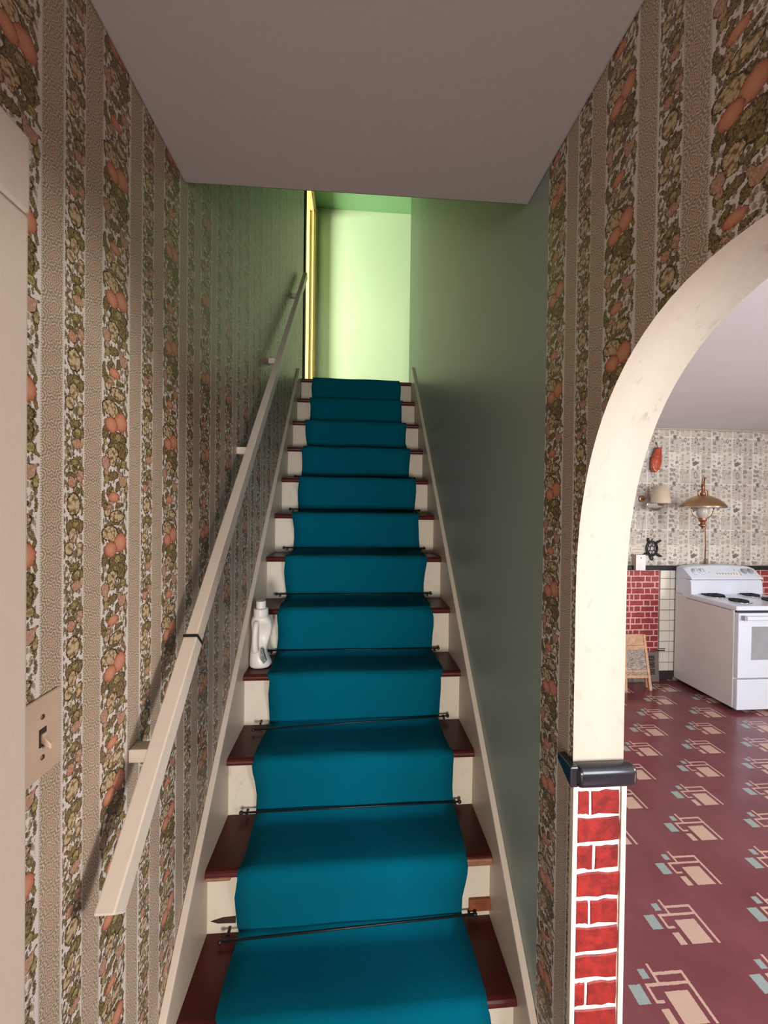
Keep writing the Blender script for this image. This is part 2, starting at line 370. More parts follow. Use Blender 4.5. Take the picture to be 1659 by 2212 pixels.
def special():
    g = NG('teal_carpet', 1.0, 0.03)
    n1 = g.noise(g.pos(), 420.0, 2.0, 0.7); n2 = g.noise(g.pos(), 7.0, 4.0, 0.6)
    g.color(g.mix(n2, g.mix(n1, (0.000, 0.073, 0.119), (0.001, 0.140, 0.214)), g.mix(n1, (0.000, 0.088, 0.142), (0.001, 0.160, 0.243))))
    g.b.inputs['Sheen Weight'].default_value = 0.05; g.b.inputs['Sheen Roughness'].default_value = 0.5
    g.b.inputs['Sheen Tint'].default_value = (0.2, 0.55, 0.7, 1)
    g.bump(g.noise(g.pos(), 520.0, 2.0), 0.002, 0.6)
    MAT['teal_carpet'] = g.done()
    for nm, a, b, e in (('brick_red', (0.17, 0.009, 0.007), (0.33, 0.020, 0.013), (0.075, 0.005, 0.005)), ('brick_rose', (0.24, 0.024, 0.026), (0.40, 0.055, 0.055), (0.16, 0.02, 0.02))):
        g = NG(nm, 0.45, 0.4)
        r = g.n('ShaderNodeObjectInfo').outputs['Random']
        n1 = g.noise(g.pos(), 55.0, 4.0, 0.65)
        n2 = g.noise(g.pos(), 18.0, 3.0, 0.6)
        c = g.mix(g.ramp(n1, [(0.35, 0.0), (0.65, 1.0)]), a, b)
        c = g.mix(g.ma('MULTIPLY', g.ramp(n2, [(0.45, 0.0), (0.70, 1.0)]), g.ma('MULTIPLY_ADD', r, 0.5, 0.35)), c, e)
        g.color(c); g.bump(n1, 0.001, 0.4); MAT[nm] = g.done()
    g = NG('woven_grey', 0.8, 0.2)
    p = g.sep(g.pos())
    w = g.noise(g.vm('MULTIPLY', g.pos(), (40, 40, 260)), 1.0, 3.0, 0.7)
    g.color(g.ramp(w, [(0.35, (0.09, 0.075, 0.065)), (0.52, (0.33, 0.28, 0.24)), (0.68, (0.62, 0.55, 0.48))]))
    g.bump(w, 0.003, 0.6); MAT['woven_grey'] = g.done()
    g = NG('clear_glass', 0.03, 0.5); g.color((0.95, 0.95, 0.93))
    g.b.inputs['Transmission Weight'].default_value = 1.0; g.b.inputs['IOR'].default_value = 1.2
    MAT['clear_glass'] = g.done()
    g = NG('milk_glass', 0.2, 0.5); g.color((0.85, 0.80, 0.72)); g.b.inputs['Transmission Weight'].default_value = 0.45
    MAT['milk_glass'] = g.done()
    g = NG('bottle_label', 0.4, 0.4)
    p = g.sep(g.obj())
    e = g.ma('GREATER_THAN', g.noise(g.obj(), 60.0, 2.0), 0.5)
    g.color(g.mix(e, (0.16, 0.20, 0.18), (0.28, 0.31, 0.28))); MAT['bottle_label'] = g.done()
special()

# ------------------------------------------------------------------ mesh builder
class MB:
    def __init__(s): s.v = []; s.f = []; s.mi = []
    def add(s, vs_, fs, mi=0):
        b = len(s.v); s.v += [tuple(x) for x in vs_]
        s.f += [tuple(b + i for i in f) for f in fs]; s.mi += [mi] * len(fs); return s
    def box(s, x0, x1, y0, y1, z0, z1, mi=0):
        return s.add([(x0,y0,z0),(x1,y0,z0),(x1,y1,z0),(x0,y1,z0),(x0,y0,z1),(x1,y0,z1),(x1,y1,z1),(x0,y1,z1)],
                     [(0,3,2,1),(4,5,6,7),(0,1,5,4),(1,2,6,5),(2,3,7,6),(3,0,4,7)], mi)
    def prism_x(s, pts, x0, x1, mi=0):          # polygon in (y, z), extruded along x
        n = len(pts)
        return s.add([(x0, y, z) for y, z in pts] + [(x1, y, z) for y, z in pts],
                     [tuple(range(n))[::-1], tuple(range(n, 2 * n))] + [(i, (i + 1) % n, n + (i + 1) % n, n + i) for i in range(n)], mi)
    def prism_y(s, pts, y0, y1, mi=0):          # polygon in (x, z), extruded along y
        n = len(pts)
        return s.add([(x, y0, z) for x, z in pts] + [(x, y1, z) for x, z in pts],
                     [tuple(range(n)), tuple(range(n, 2 * n))[::-1]] + [(i, n + i, n + (i + 1) % n, (i + 1) % n) for i in range(n)], mi)
    def loft(s, rings, cap=True, mi=0):         # rings: lists of equal length
        n = len(rings[0]); fs = []
        for k in range(len(rings) - 1):
            for i in range(n): fs.append((k*n+i, k*n+(i+1) % n, (k+1)*n+(i+1) % n, (k+1)*n+i))
        if cap: fs += [tuple(range(n))[::-1], tuple(range((len(rings)-1)*n, len(rings)*n))]
        return s.add([p for r in rings for p in r], fs, mi)
    def lathe(s, prof, c, n=24, cap=True, mi=0, ax='z'):      # prof: (radius, height)
        rings = []
        for r, h in prof:
            ring = []
            for i in range(n):
                a = 2 * PI * i / n; p, q = r * math.cos(a), r * math.sin(a)
                ring.append((c[0]+p, c[1]+q, c[2]+h) if ax == 'z' else ((c[0]+p, c[1]-h, c[2]+q) if ax == 'y' else (c[0]+h, c[1]+p, c[2]+q)))
            rings.append(ring)
        return s.loft(rings, cap, mi)
    def tube(s, path, r, n=8, mi=0):
        path = [Vector(p) for p in path]; rings = []
        up0 = None
        for k, p in enumerate(path):
            t = (path[min(k+1, len(path)-1)] - path[max(k-1, 0)]).normalized()
            if up0 is None:
                up0 = Vector((0, 0, 1)) if abs(t.z) < 0.9 else Vector((1, 0, 0))
            a = t.cross(up0).normalized(); b = a.cross(t).normalized(); up0 = b
            rr = r[k] if isinstance(r, (list, tuple)) else r
            rings.append([p + a * rr * math.cos(2*PI*i/n) + b * rr * math.sin(2*PI*i/n) for i in range(n)])
        return s.loft(rings, True, mi)
    def bar(s, a, b, w, h, side=(1, 0, 0), mi=0):             # rectangular bar from a to b
        a, b = Vector(a), Vector(b); t = (b - a).normalized(); sd = Vector(side); sd = (sd - t * sd.dot(t)).normalized(); up = sd.cross(t)
        r = lambda p: [p - sd*w/2 - up*h/2, p + sd*w/2 - up*h/2, p + sd*w/2 + up*h/2, p - sd*w/2 + up*h/2]
        return s.loft([r(a), r(b)], True, mi)
    def build(s, name, mats, parent=None, smooth=False, bevel=0.0, seg=2, subsurf=0, origin=None):
        off = Vector((0, 0, 0))
        if origin is not None: off = Vector(origin)
        if parent is not None:
            off = parent['_w'] if '_w' in parent else (0, 0, 0); off = Vector(off)
        me = bpy.data.meshes.new(name)
        me.from_pydata([tuple(Vector(v) - off) for v in s.v], [], s.f)
        mats = mats if isinstance(mats, (list, tuple)) else [mats]
        for m in mats: me.materials.append(MAT[m])
        if len(mats) > 1:
            for p, i in zip(me.polygons, s.mi): p.material_index = i
        import bmesh
        bm = bmesh.new(); bm.from_mesh(me); bmesh.ops.recalc_face_normals(bm, faces=bm.faces); bm.to_mesh(me); bm.free()
        o = bpy.data.objects.new(name, me); col.objects.link(o)
        if parent is not None: o.parent = parent; o['_w'] = tuple(off)
        elif origin is not None: o.location = origin; o['_w'] = tuple(origin)
        if bevel:
            md = o.modifiers.new('bevel', 'BEVEL'); md.width = bevel; md.segments = seg; md.limit_method = 'ANGLE'
        if subsurf:
            md = o.modifiers.new('smooth', 'SUBSURF'); md.levels = subsurf; md.render_levels = subsurf
        if smooth:
            for p in me.polygons: p.use_smooth = True
        return o

def tag(o, label=None, cat=None, group=None, kind=None):
    if label: o['label'] = label
    if cat: o['category'] = cat
    if group: o['group'] = group
    if kind: o['kind'] = kind
    return o
def thing(name, loc, label, cat, group=None):
    o = bpy.data.objects.new(name, None); col.objects.link(o); o.location = loc; o['_w'] = tuple(loc); o.empty_display_size = 0.05
    return tag(o, label, cat, group)
def struct(o): o['kind'] = 'structure'; return o

# ------------------------------------------------------------------ the setting
XL, XR, XK = -0.469, 0.487, 0.604          # hall walls, kitchen face of the right wall
ZC, ZU, ZT = 2.604, 2.790, 5.057           # hall ceiling, upper floor, upper ceiling
YB = 4.40                                  # landing back wall
YK = 3.767                                 # kitchen back wall
NOSE_Y0, NOSE_Z0, RUN, RISE = 1.030, 0.374, 0.2015, 0.2197
def nose(i): return NOSE_Y0 + RUN * i, NOSE_Z0 + RISE * i

# left wall, with the near doorway and the doorway on the landing
m = MB(); x0, x1 = XL - 0.12, XL
for ya, yb_, za, zb_ in ((-2.8, -0.36, 0, ZC + 0.1), (-0.36, 0.47, 2.13, ZC + 0.1), (0.47, 1.09, 0, ZC + 0.1), (1.09, 3.58, 0, ZT)):
    for a_, b_, mi in band_cuts(ya, yb_, False): m.box(x0, x1, a_, b_, za, zb_, mi)
m.box(x0, x1, 3.58, 4.28, 4.93, ZT, 3); m.box(x0, x1, 4.28, YB, 2.6, ZT, 3); m.box(x0, x1, 3.58, 4.28, 2.5, 2.70, 3)
struct(m.build('wall_left', LEFT_PAPERS + ['pale_green']))
# right wall with the arch
arch = []
AC, AH, AS, AR, AN = 0.4395, 0.3765, 1.547, 0.540, 2.25
NA = 40
for k in range(NA + 1):
    a = PI * (1 - k / NA); c_, s_ = math.cos(a), math.sin(a)
    y = AC + AH * math.copysign(abs(c_) ** (2 / AN), c_); z = AS + AR * abs(s_) ** (2 / AN)
    arch.append((y, z))
m = MB()
ZM = 2.70
cols = [(-2.8, 0.0, arch[0][0], 0.0)] + [(arch[k][0], arch[k][1], arch[k+1][0], arch[k+1][1]) for k in range(NA)] + [(arch[-1][0], 0.0, 0.967, 0.0)]
def sheet(X, y0, za, y1, zb_, z1, mi): m.add([(X, y0, za), (X, y1, zb_), (X, y1, z1), (X, y0, z1)], [(0, 1, 2, 3)], mi)
for (y0, za, y1, zb_) in cols:
    if y1 - y0 < 1e-7: continue
    for a_, b_, mi in band_cuts(y0, y1, True):
        zz = lambda y: za + (zb_ - za) * (y - y0) / (y1 - y0)
        sheet(XR, a_, zz(a_), b_, zz(b_), ZM, mi)
    sheet(XK, y0, za, y1, zb_, ZM, 4)
sheet(XR, 0.967, 0, 3.56, 0, ZT, 3); sheet(XK, 0.967, 0, 3.56, 0, ZM, 4); sheet(XK, 0.967, ZM, 3.56, ZM, ZT, 3)
path = [(arch[0][0], 0)] + arch + [(arch[-1][0], 0)]
for (a, b) in zip(path[:-1], path[1:]):
    m.add([(XR, a[0], a[1]), (XK, a[0], a[1]), (XK, b[0], b[1]), (XR, b[0], b[1])], [(0, 1, 2, 3)], 5)
def lid(ya, za, yb_, zb_, mi=3): m.add([(XR, ya, za), (XK, ya, za), (XK, yb_, zb_), (XR, yb_, zb_)], [(0, 1, 2, 3)], mi)
lid(3.56, 0, 3.56, ZT); lid(0.967, ZT, 3.56, ZT); lid(0.967, ZM, 0.967, ZT); lid(-2.8, ZM, 0.967, ZM); lid(-2.8, 0, -2.8, ZM); lid(-2.8, 0, arch[0][0], 0); lid(arch[-1][0], 0, 3.56, 0)
wall_r = struct(m.build('wall_right', RIGHT_PAPERS + ['sage_green', 'kitchen_wallpaper', 'cream_plaster']))
import bmesh as _b
_bm = _b.new(); _bm.from_mesh(wall_r.data); _b.ops.remove_doubles(_bm, verts=_bm.verts, dist=1e-5); _b.ops.recalc_face_normals(_bm, faces=_bm.faces); _bm.to_mesh(wall_r.data); _bm.free()
_me = wall_r.data
_near = {}
for p_ in _me.polygons:
    p_.use_smooth = (p_.material_index == 5)
    for k_e in p_.edge_keys: _near.setdefault(k_e, set()).add(p_.material_index == 5)
for e_ in _me.edges:
    e_.use_edge_sharp = len(_near.get(e_.key, ())) > 1
m = MB(); m.box(XK, XK + 0.02, 3.56, 3.9, 0, 2.59); struct(m.build('wall_kitchen_left', 'kitchen_wallpaper'))
# hall ceiling slab, edge very slightly out of square
m = MB(); m.loft([[(XL, -2.9, ZC), (XR, -2.9, ZC), (XR, 1.092, ZC), (XL, 1.104, ZC)], [(XL, -2.9, ZU), (XR, -2.9, ZU), (XR, 1.092, ZU), (XL, 1.104, ZU)]])
struct(m.build('ceiling', 'ceiling_paint', bevel=0.006))
m = MB(); m.box(XL - 0.12, XK, 0.97, 1.09, ZU, ZT); struct(m.build('wall_upper_front', 'sage_green'))
m = MB(); m.box(-2.8, 2.3, 0.9, YB + 0.1, ZT, ZT + 0.08); struct(m.build('ceiling_upper', 'green_ceiling_paint'))
m = MB(); m.box(-2.8, 2.3, YB, YB + 0.1, 2.4, ZT); struct(m.build('wall_back', 'pale_green'))
m = MB(); m.box(2.2, 2.3, 3.4, YB, 2.4, ZT); m.box(XK, 2.2, 3.46, 3.56, 2.4, ZT); struct(m.build('wall_upper_right', 'pale_green'))
ly, lz = nose(11)
m = MB(); m.box(XL, 2.2, ly + 0.10, YB, ZU - 0.16, ZU); struct(m.build('floor_upper', 'tread_paint'))
# bedroom off the landing (daylight comes through its window)
m = MB(); m.box(-2.8, -2.7, 1.6, 2.2, 2.6, ZT); m.box(-2.8, -2.7, 3.3, YB, 2.6, ZT); m.box(-2.8, -2.7, 2.2, 3.3, 2.6, 3.45); m.box(-2.8, -2.7, 2.2, 3.3, 4.75, ZT)
struct(m.build('wall_bedroom_left', 'casing_paint'))
m = MB(); m.box(-2.8, XL - 0.12, 1.5, 1.6, 2.6, ZT); struct(m.build('wall_bedroom_front', 'casing_paint'))
m = MB(); m.box(-2.7, XL - 0.12, 1.6, YB, 2.6, ZU); struct(m.build('floor_bedroom', 'tread_paint'))
m = MB()
for a, b, c_, d in ((2.2, 2.26, 3.45, 4.75), (3.24, 3.3, 3.45, 4.75), (2.26, 3.24, 3.45, 3.51), (2.26, 3.24, 4.69, 4.75), (2.26, 3.24, 4.08, 4.12)): m.box(-2.79, -2.73, a, b, c_, d)
struct(m.build('window_1', 'casing_paint'))
# landing doorway: yellow jamb, head and casing
m = MB(); m.box(XL - 0.12, XL + 0.001, 4.262, 4.28, ZU, 4.93); m.box(XL - 0.12, XL + 0.001, 3.58, 3.598, ZU, 4.93, 1); m.box(XL - 0.12, XL + 0.001, 3.598, 4.262, 4.912, 4.93)  # near jamb coloured dark to stand in for its shade
m.box(XL - 0.055, XL - 0.04, 4.245, 4.262, ZU, 4.912)
struct(m.build('door_2', ['yellow_paint', 'hole_and_shade_dark']))
m = MB(); m.box(XL, XL + 0.018, 4.275, 4.365, ZU, 5.01); m.box(XL, XL + 0.012, 3.50, 3.585, ZU, 5.01, 1); m.box(XL, XL + 0.018, 3.585, 4.275, 4.925, 5.01)  # near casing's shadow is put in as a dark colour
m.box(XL + 0.018, XL + 0.028, 4.345, 4.365, ZU, 5.01)
struct(m.build('trim_1', ['yellow_paint', 'kick_and_shade_dark'], bevel=0.004))
# near doorway on the left wall
m = MB(); m.box(XL, XL + 0.020, 0.465, 0.575, 0, 2.124); m.box(XL, XL + 0.021, -0.47, 0.576, 2.125, 2.232); m.box(XL, XL + 0.020, -0.47, -0.36, 0, 2.124)
struct(m.build('trim_2', 'casing_paint', bevel=0.006, seg=3))
d1 = struct(MB().box(XL - 0.075, XL - 0.035, -0.355, 0.465, 0.01, 2.125).build('door_1', 'casing_paint', bevel=0.003))
MB().box(XL - 0.035, XL - 0.030, -0.25, 0.36, 1.15, 1.95).build('door_panel', 'casing_paint', d1, bevel=0.004)
MB().box(XL - 0.035, XL - 0.030, -0.25, 0.36, 0.20, 0.95).build('door_panel', 'casing_paint', d1, bevel=0.004)
MB().lathe([(0.012, 0), (0.012, 0.03), (0.026, 0.045), (0.028, 0.06), (0.015, 0.07)], (XL - 0.035, -0.29, 1.0), 16, ax='x').build('door_knob', 'brass', d1, smooth=True)
# entry wall behind the camera with the glazed door's opening
m = MB(); m.box(XL - 0.12, -0.32, -2.9, -2.8, 0, ZC + 0.1); m.box(0.28, XR, -2.9, -2.8, 0, ZC + 0.1); m.box(-0.32, 0.28, -2.9, -2.8, 0, 0.48); m.box(-0.32, 0.28, -2.9, -2.8, 1.28, ZC + 0.1)
struct(m.build('wall_front', 'casing_paint'))
m = MB(); m.box(XL - 0.2, XR + 0.06, -2.9, 1.3, -0.06, 0); struct(m.build('floor_hall', 'linoleum'))
# kitchen shell
m = MB(); m.box(XR + 0.06, 5.3, -1.9, 3.9, -0.06, 0); struct(m.build('floor', 'linoleum'))
m = MB(); m.box(XK, 5.3, -1.9, 3.9, 2.590, 2.66); struct(m.build('ceiling_kitchen', 'kitchen_ceiling_paint'))
m = MB(); m.box(XK, 5.3, YK, YK + 0.1, 0, 2.6); wall_k = struct(m.build('wall_kitchen_back', 'kitchen_wallpaper'))
m = MB(); m.box(XK, 5.3, YK - 0.018, YK, 2.572, 2.590); struct(m.build('trim_3', 'cream_plaster', bevel=0.004))
m = MB(); m.box(5.2, 5.3, -1.9, -1.3, 0, 2.6); m.box(5.2, 5.3, 0.3, 3.9, 0, 2.6); m.box(5.2, 5.3, -1.3, 0.3, 0, 0.95); m.box(5.2, 5.3, -1.3, 0.3, 2.25, 2.6)
struct(m.build('wall_kitchen_right', 'kitchen_wallpaper'))
m = MB()
for a, b, c_, d in ((-1.3, -1.24, 0.95, 2.25), (0.24, 0.3, 0.95, 2.25), (-1.24, 0.24, 0.95, 1.01), (-1.24, 0.24, 2.19, 2.25), (-1.24, 0.24, 1.58, 1.62)): m.box(5.19, 5.26, a, b, c_, d)
struct(m.build('window_2', 'box_white'))
m = MB(); m.box(XK, 0.74, -1.9, -1.8, 0, 2.6); m.box(2.5, 5.3, -1.9, -1.8, 0, 2.6); m.box(0.74, 2.5, -1.9, -1.8, 0, 0.92); m.box(0.74, 2.5, -1.9, -1.8, 2.28, 2.6)
struct(m.build('wall_kitchen_front', 'kitchen_wallpaper'))
m = MB()
for a, b, c_, d in ((0.74, 0.80, 0.92, 2.28), (2.44, 2.5, 0.92, 2.28), (0.80, 2.44, 0.92, 0.98), (0.80, 2.44, 2.22, 2.28), (1.60, 1.64, 0.98, 2.22)): m.box(a, b, -1.86, -1.79, c_, d)
struct(m.build('window_3', 'box_white'))
m = MB(); m.box(XK, 3.30, YK - 0.012, YK, 0, 0.09); struct(m.build('baseboard_kitchen', 'kick_and_shade_dark', bevel=0.003))

# kitchen wainscot: black rail, tile, printed brick
m = MB(); m.box(XK, 5.2, YK - 0.030, YK, 1.132, 1.179); struct(m.build('trim_4', 'black_glaze', bevel=0.012, seg=3))
MB().box(3.137, 3.36, YK - 0.006, YK, 0.09, 1.132).build('grout', 'grout_dark', wall_k)
tile_meshes = {}
def tile(x0, x1, z0, z1):
    key = (round(x1 - x0, 4), round(z1 - z0, 4))
    if key not in tile_meshes:
        w, h = key; b = 0.003; y0, y1 = 0.0, -0.009
        me = bpy.data.meshes.new('tile')
        vv = [(0, y0, 0), (w, y0, 0), (w, y0, h), (0, y0, h), (b, y1, b), (w-b, y1, b), (w-b, y1, h-b), (b, y1, h-b)]
        me.from_pydata(vv, [], [(4,5,6,7), (0,1,5,4), (1,2,6,5), (2,3,7,6), (3,0,4,7)]); me.materials.append(MAT['tile_white']); tile_meshes[key] = me
    o = bpy.data.objects.new('tile', tile_meshes[key]); col.objects.link(o); o.parent = wall_k; o.location = (x0, YK - 0.004, z0)
for c_ in range(2):
    xa = 3.1415 + c_ * 0.108
    for r in range(11):
        zb = 0.180 - 0.108 + 0.108 * r
        za, zt = max(zb, 0.092), min(zb + 0.108, 1.130)
        if zt - za > 0.01: tile(xa + 0.0013, xa + 0.108 - 0.0013, za + 0.0013, zt - 0.0013)
brick_meshes = {}
def brick_mesh(kind, var):
    if (kind, var) in brick_meshes: return brick_meshes[(kind, var)]
    rr = random.Random(var * 17 + 3)
    out = []
    for (a, b) in ((0,0),(.25,0),(.5,0),(.75,0),(1,0),(1,.5),(1,1),(.75,1),(.5,1),(.25,1),(0,1),(0,.5)):
        out.append((a + rr.uniform(-.018, .018), b + rr.uniform(-.05, .05)))
    n = len(out); vv = [(a, 0.0, b) for a, b in out] + [(0.5 + (a - .5) * .955, -1.0, 0.5 + (b - .5) * .90) for a, b in out]
    fs = [tuple(range(n, 2*n))] + [(i, (i+1) % n, n+(i+1) % n, n+i) for i in range(n)]
    me = bpy.data.meshes.new('brick'); me.from_pydata(vv, [], fs); me.materials.append(MAT[kind]); brick_meshes[(kind, var)] = me
    return me
nb = [0]
def brick(parent, kind, x0, x1, y, z0, z1, th=0.003):
    nb[0] += 1
    o = bpy.data.objects.new('brick', brick_mesh(kind, nb[0] % 6)); col.objects.link(o); o.parent = parent
    o.location = (x0, y, z0); o.scale = (x1 - x0, th, z1 - z0)
def brick_field(xa, xb, z0, z1, phase, right=False):
    MB().box(xa, xb, YK - 0.004, YK, z0, z1).build('brick_backing', 'mortar_pink', wall_k)
    h = 0.0613; r = 0
    zt = z1
    while zt - h * 0.6 > z0:
        zb = max(zt - h, z0)
        seq = ([0.045, 0.062, 0.148] if r % 2 == 0 else [0.150, 0.072])
        # courses are aligned on the right-hand end at 3.137
        x = xb; k = 0
        lst = ([0.048, 0.150, 0.068] if r % 2 == 0 else [0.092, 0.066, 0.148])
        if phase: lst = lst[::-1]
        while x > xa + 0.012:
            w = lst[k % 3] * (1 + 0.06 * math.sin(r * 5.1 + k)); k += 1
            xl = max(x - w, xa)
            if x - xl > 0.02: brick(wall_k, 'brick_rose', xl + 0.006, x - 0.006, YK - 0.004, zb + 0.005, zt - 0.006)
            x = xl
        zt -= h; r += 1
brick_field(2.45, 3.137, 0.29, 1.130, 0)
brick_field(4.03, 4.75, 0.74, 1.130, 1)

# printed brick facing on the arch jamb, with its edge strips and black cap
YJ = arch[-1][0]
MB().box(XR, XK, YJ - 0.004, YJ, 0.0, 1.135).build('brick_backing', 'mortar_white', wall_r)
MB().box(XR - 0.003, XR + 0.008, YJ - 0.009, YJ + 0.004, 0.0, 1.135).build('edge_strip', 'card_beige', wall_r, bevel=0.001)
MB().box(XK - 0.009, XK + 0.003, YJ - 0.009, YJ + 0.004, 0.0, 1.135).build('edge_strip', 'card_beige', wall_r, bevel=0.001)
zt = 1.1185; hb = 0.0608
split = [0.026, 0, 0.036, 0, 0.028, 0, 0, 0.023, 0, 0.030, 0, 0.026, 0, 0.031, 0, 0, 0.025, 0]
for r in range(18):
    zb = zt - hb
    a, b = XR + 0.0095, XK - 0.0095
    if split[r]:
        brick(wall_r, 'brick_red', a, a + split[r], YJ - 0.004, zb + 0.004, zt - 0.004, 0.0025)
        brick(wall_r, 'brick_red', a + split[r] + 0.006, b - 0.002, YJ - 0.004, zb + 0.004, zt - 0.004, 0.0025)
    else:
        brick(wall_r, 'brick_red', a, b, YJ - 0.004, zb + 0.004, zt - 0.004, 0.0025)
    zt = zb
m = MB(); m.box(XR - 0.006, XK + 0.016, YJ - 0.030, YJ + 0.004, 1.133, 1.180)
cap = m.build('cap_tile', 'black_glaze', None, bevel=0.014, seg=4, smooth=True, origin=((XR + XK) / 2, YJ, 1.133))
tag(cap, 'black glazed bullnose cap on the arch jamb above the red brick', 'trim')
MB().prism_x([(YJ - 0.022, 1.180), (YJ + 0.034, 1.180), (YJ + 0.034, 1.165), (YJ - 0.022, 1.135)], XR - 0.018, XR + 0.001).build('return_end', 'black_glaze', cap, bevel=0.003)

# ------------------------------------------------------------------ staircase
XI0, XI1 = XL + 0.020, XR - 0.020          # inner faces of the skirt boards
OVER, TT = 0.026, 0.028
stair = thing('staircase', (0, 1.0, 0), 'steep enclosed staircase with dark red treads and cream risers', 'staircase')
for i in range(-1, 12):
    y, z = nose(i)
    yb = (y + RUN + OVER) if i < 11 else y + 0.13
    t_ = TT / 2
    prof = [(yb, z - TT), (y + t_, z - TT)] + [(y + t_ - t_ * math.sin(a), z - t_ - t_ * math.cos(a)) for a in (PI*.2, PI*.35, PI*.5, PI*.65, PI*.8)] + [(y + t_, z), (yb, z)]
    MB().prism_x(prof, XI0, XI1).build('tread', 'tread_paint', stair, bevel=0.001)
    zb = (z - RISE) if i > -1 else 0.0
    MB().box(XI0, XI1, y + OVER, y + OVER + 0.018, zb, z - TT).build('riser', 'riser_paint', stair)
y1_, z1_ = nose(1)
MB().box(0.396, XI1, y1_ + 0.016, y1_ + OVER, z1_ - RISE + 0.022, z1_ - RISE + 0.062).build('exposed_board', ['bare_wood'], stair, bevel=0.002)
MB().prism_y([(-0.438, z1_ - RISE + 0.040), (-0.415, z1_ - RISE + 0.032), (-0.36, z1_ - RISE + 0.030), (-0.36, z1_ - RISE + 0.052), (-0.40, z1_ - RISE + 0.050)], y1_ + OVER - 0.0015, y1_ + OVER + 0.002).build('riser_hole', 'hole_and_shade_dark', stair)
MB().box(0.37, XI1 - 0.001, y1_ - 0.003, y1_ + 0.012, z1_ - TT - 0.0008, z1_ - 0.006).build('worn_nosing', 'nosing_wear', stair, bevel=0.004)
MB().box(XI0 + 0.001, -0.37, y1_ - 0.003, y1_ + 0.010, z1_ - TT - 0.0008, z1_ - 0.018).build('worn_nosing', 'nosing_wear', stair, bevel=0.004)
def skirt(xa, xb, off, ytop, ya):
    sl = RISE / RUN
    zf = lambda yy: NOSE_Z0 + (yy - NOSE_Y0) * sl
    yt = ytop
    pts = [(ya, 0.0), (ya, max(0.02, zf(ya) + off)), (yt, zf(yt) + off), (yt + 0.06, zf(yt) + off - 0.02), (yt + 0.06, ZU - 0.12), (yt - 0.1, zf(yt) - 0.42), (NOSE_Y0 + 0.25, 0.0)]
    o = MB().prism_x(pts, xa, xb).build('skirt_board', 'skirt_paint', stair, bevel=0.002)
    w = 0.006
    cap_ = MB().bar(((xa + xb) / 2, ya, zf(ya) + off + 0.004), ((xa + xb) / 2, yt, zf(yt) + off + 0.004), xb - xa, 0.012).build('skirt_cap', 'rail_paint', stair, bevel=0.002)
skirt(XL + 0.0005, XI0, 0.112, 3.19, 0.70)
skirt(XI1, XR - 0.0005, 0.112, 3.25, 0.84)

# stair runner: one ribbon laid over every tread and riser
prof = []
pile = 0.007
for i in range(0, 12):
    y, z = nose(i)
    b = 0.010 * (1 if i % 3 else 1.5)
    prof += [(y + OVER - pile - 0.002, z - RISE + pile + 0.004, 0), (y + OVER - pile - 0.004, z - RISE + 0.030, 0), (y + 0.012, z - RISE + 0.085, 0), (y - 0.006, z - 0.075, 0), (y - 0.012, z - 0.040, 0)]
    for a in (10, 30, 50, 70, 88):
        r = 0.026
        prof.append((y - 0.012 + r - r * math.cos(math.radians(a)), z + pile - r + r * math.sin(math.radians(a)), 0))
    if i < 11: prof += [(y + 0.07, z + pile + 0.001, 0), (y + 0.15, z + pile, 0)]
    else: prof += [(y + 0.3, z + pile, 0), (YB - 0.02, z + pile, 0)]
y0_, z0_ = nose(0)
prof = [(y0_ + 0.01, 0.16, 0)] + prof[2:]
m = MB(); NX = 12
rows = []
for k, (y, z, _) in enumerate(prof):
    e0 = -0.347 + 0.006 * math.sin(k * 0.37) + 0.004 * math.sin(k * 1.3); e1 = 0.380 + 0.007 * math.sin(k * 0.29 + 1) + 0.004 * math.sin(k * 0.9)
    if z > 2.2: e0 -= 0.006; e1 -= 0.012
    rows.append([(e0 + (e1 - e0) * j / NX, y + 0.0016 * math.sin(j * 1.1 + k * 0.7), z + 0.0014 * math.sin(j * 0.9 + k * 0.5)) for j in range(NX + 1)])
m.v = [p for r in rows for p in r]
for k in range(len(rows) - 1):
    for j in range(NX):
        a = k * (NX + 1) + j; m.f.append((a, a + 1, a + NX + 2, a + NX + 1)); m.mi.append(0)
runner = m.build('stair_runner', 'teal_carpet', smooth=True)
sd = runner.modifiers.new('thick', 'SOLIDIFY'); sd.thickness = 0.006; sd.offset = 0.0
tag(runner, 'teal blue carpet runner laid down the middle of the staircase', 'carpet')

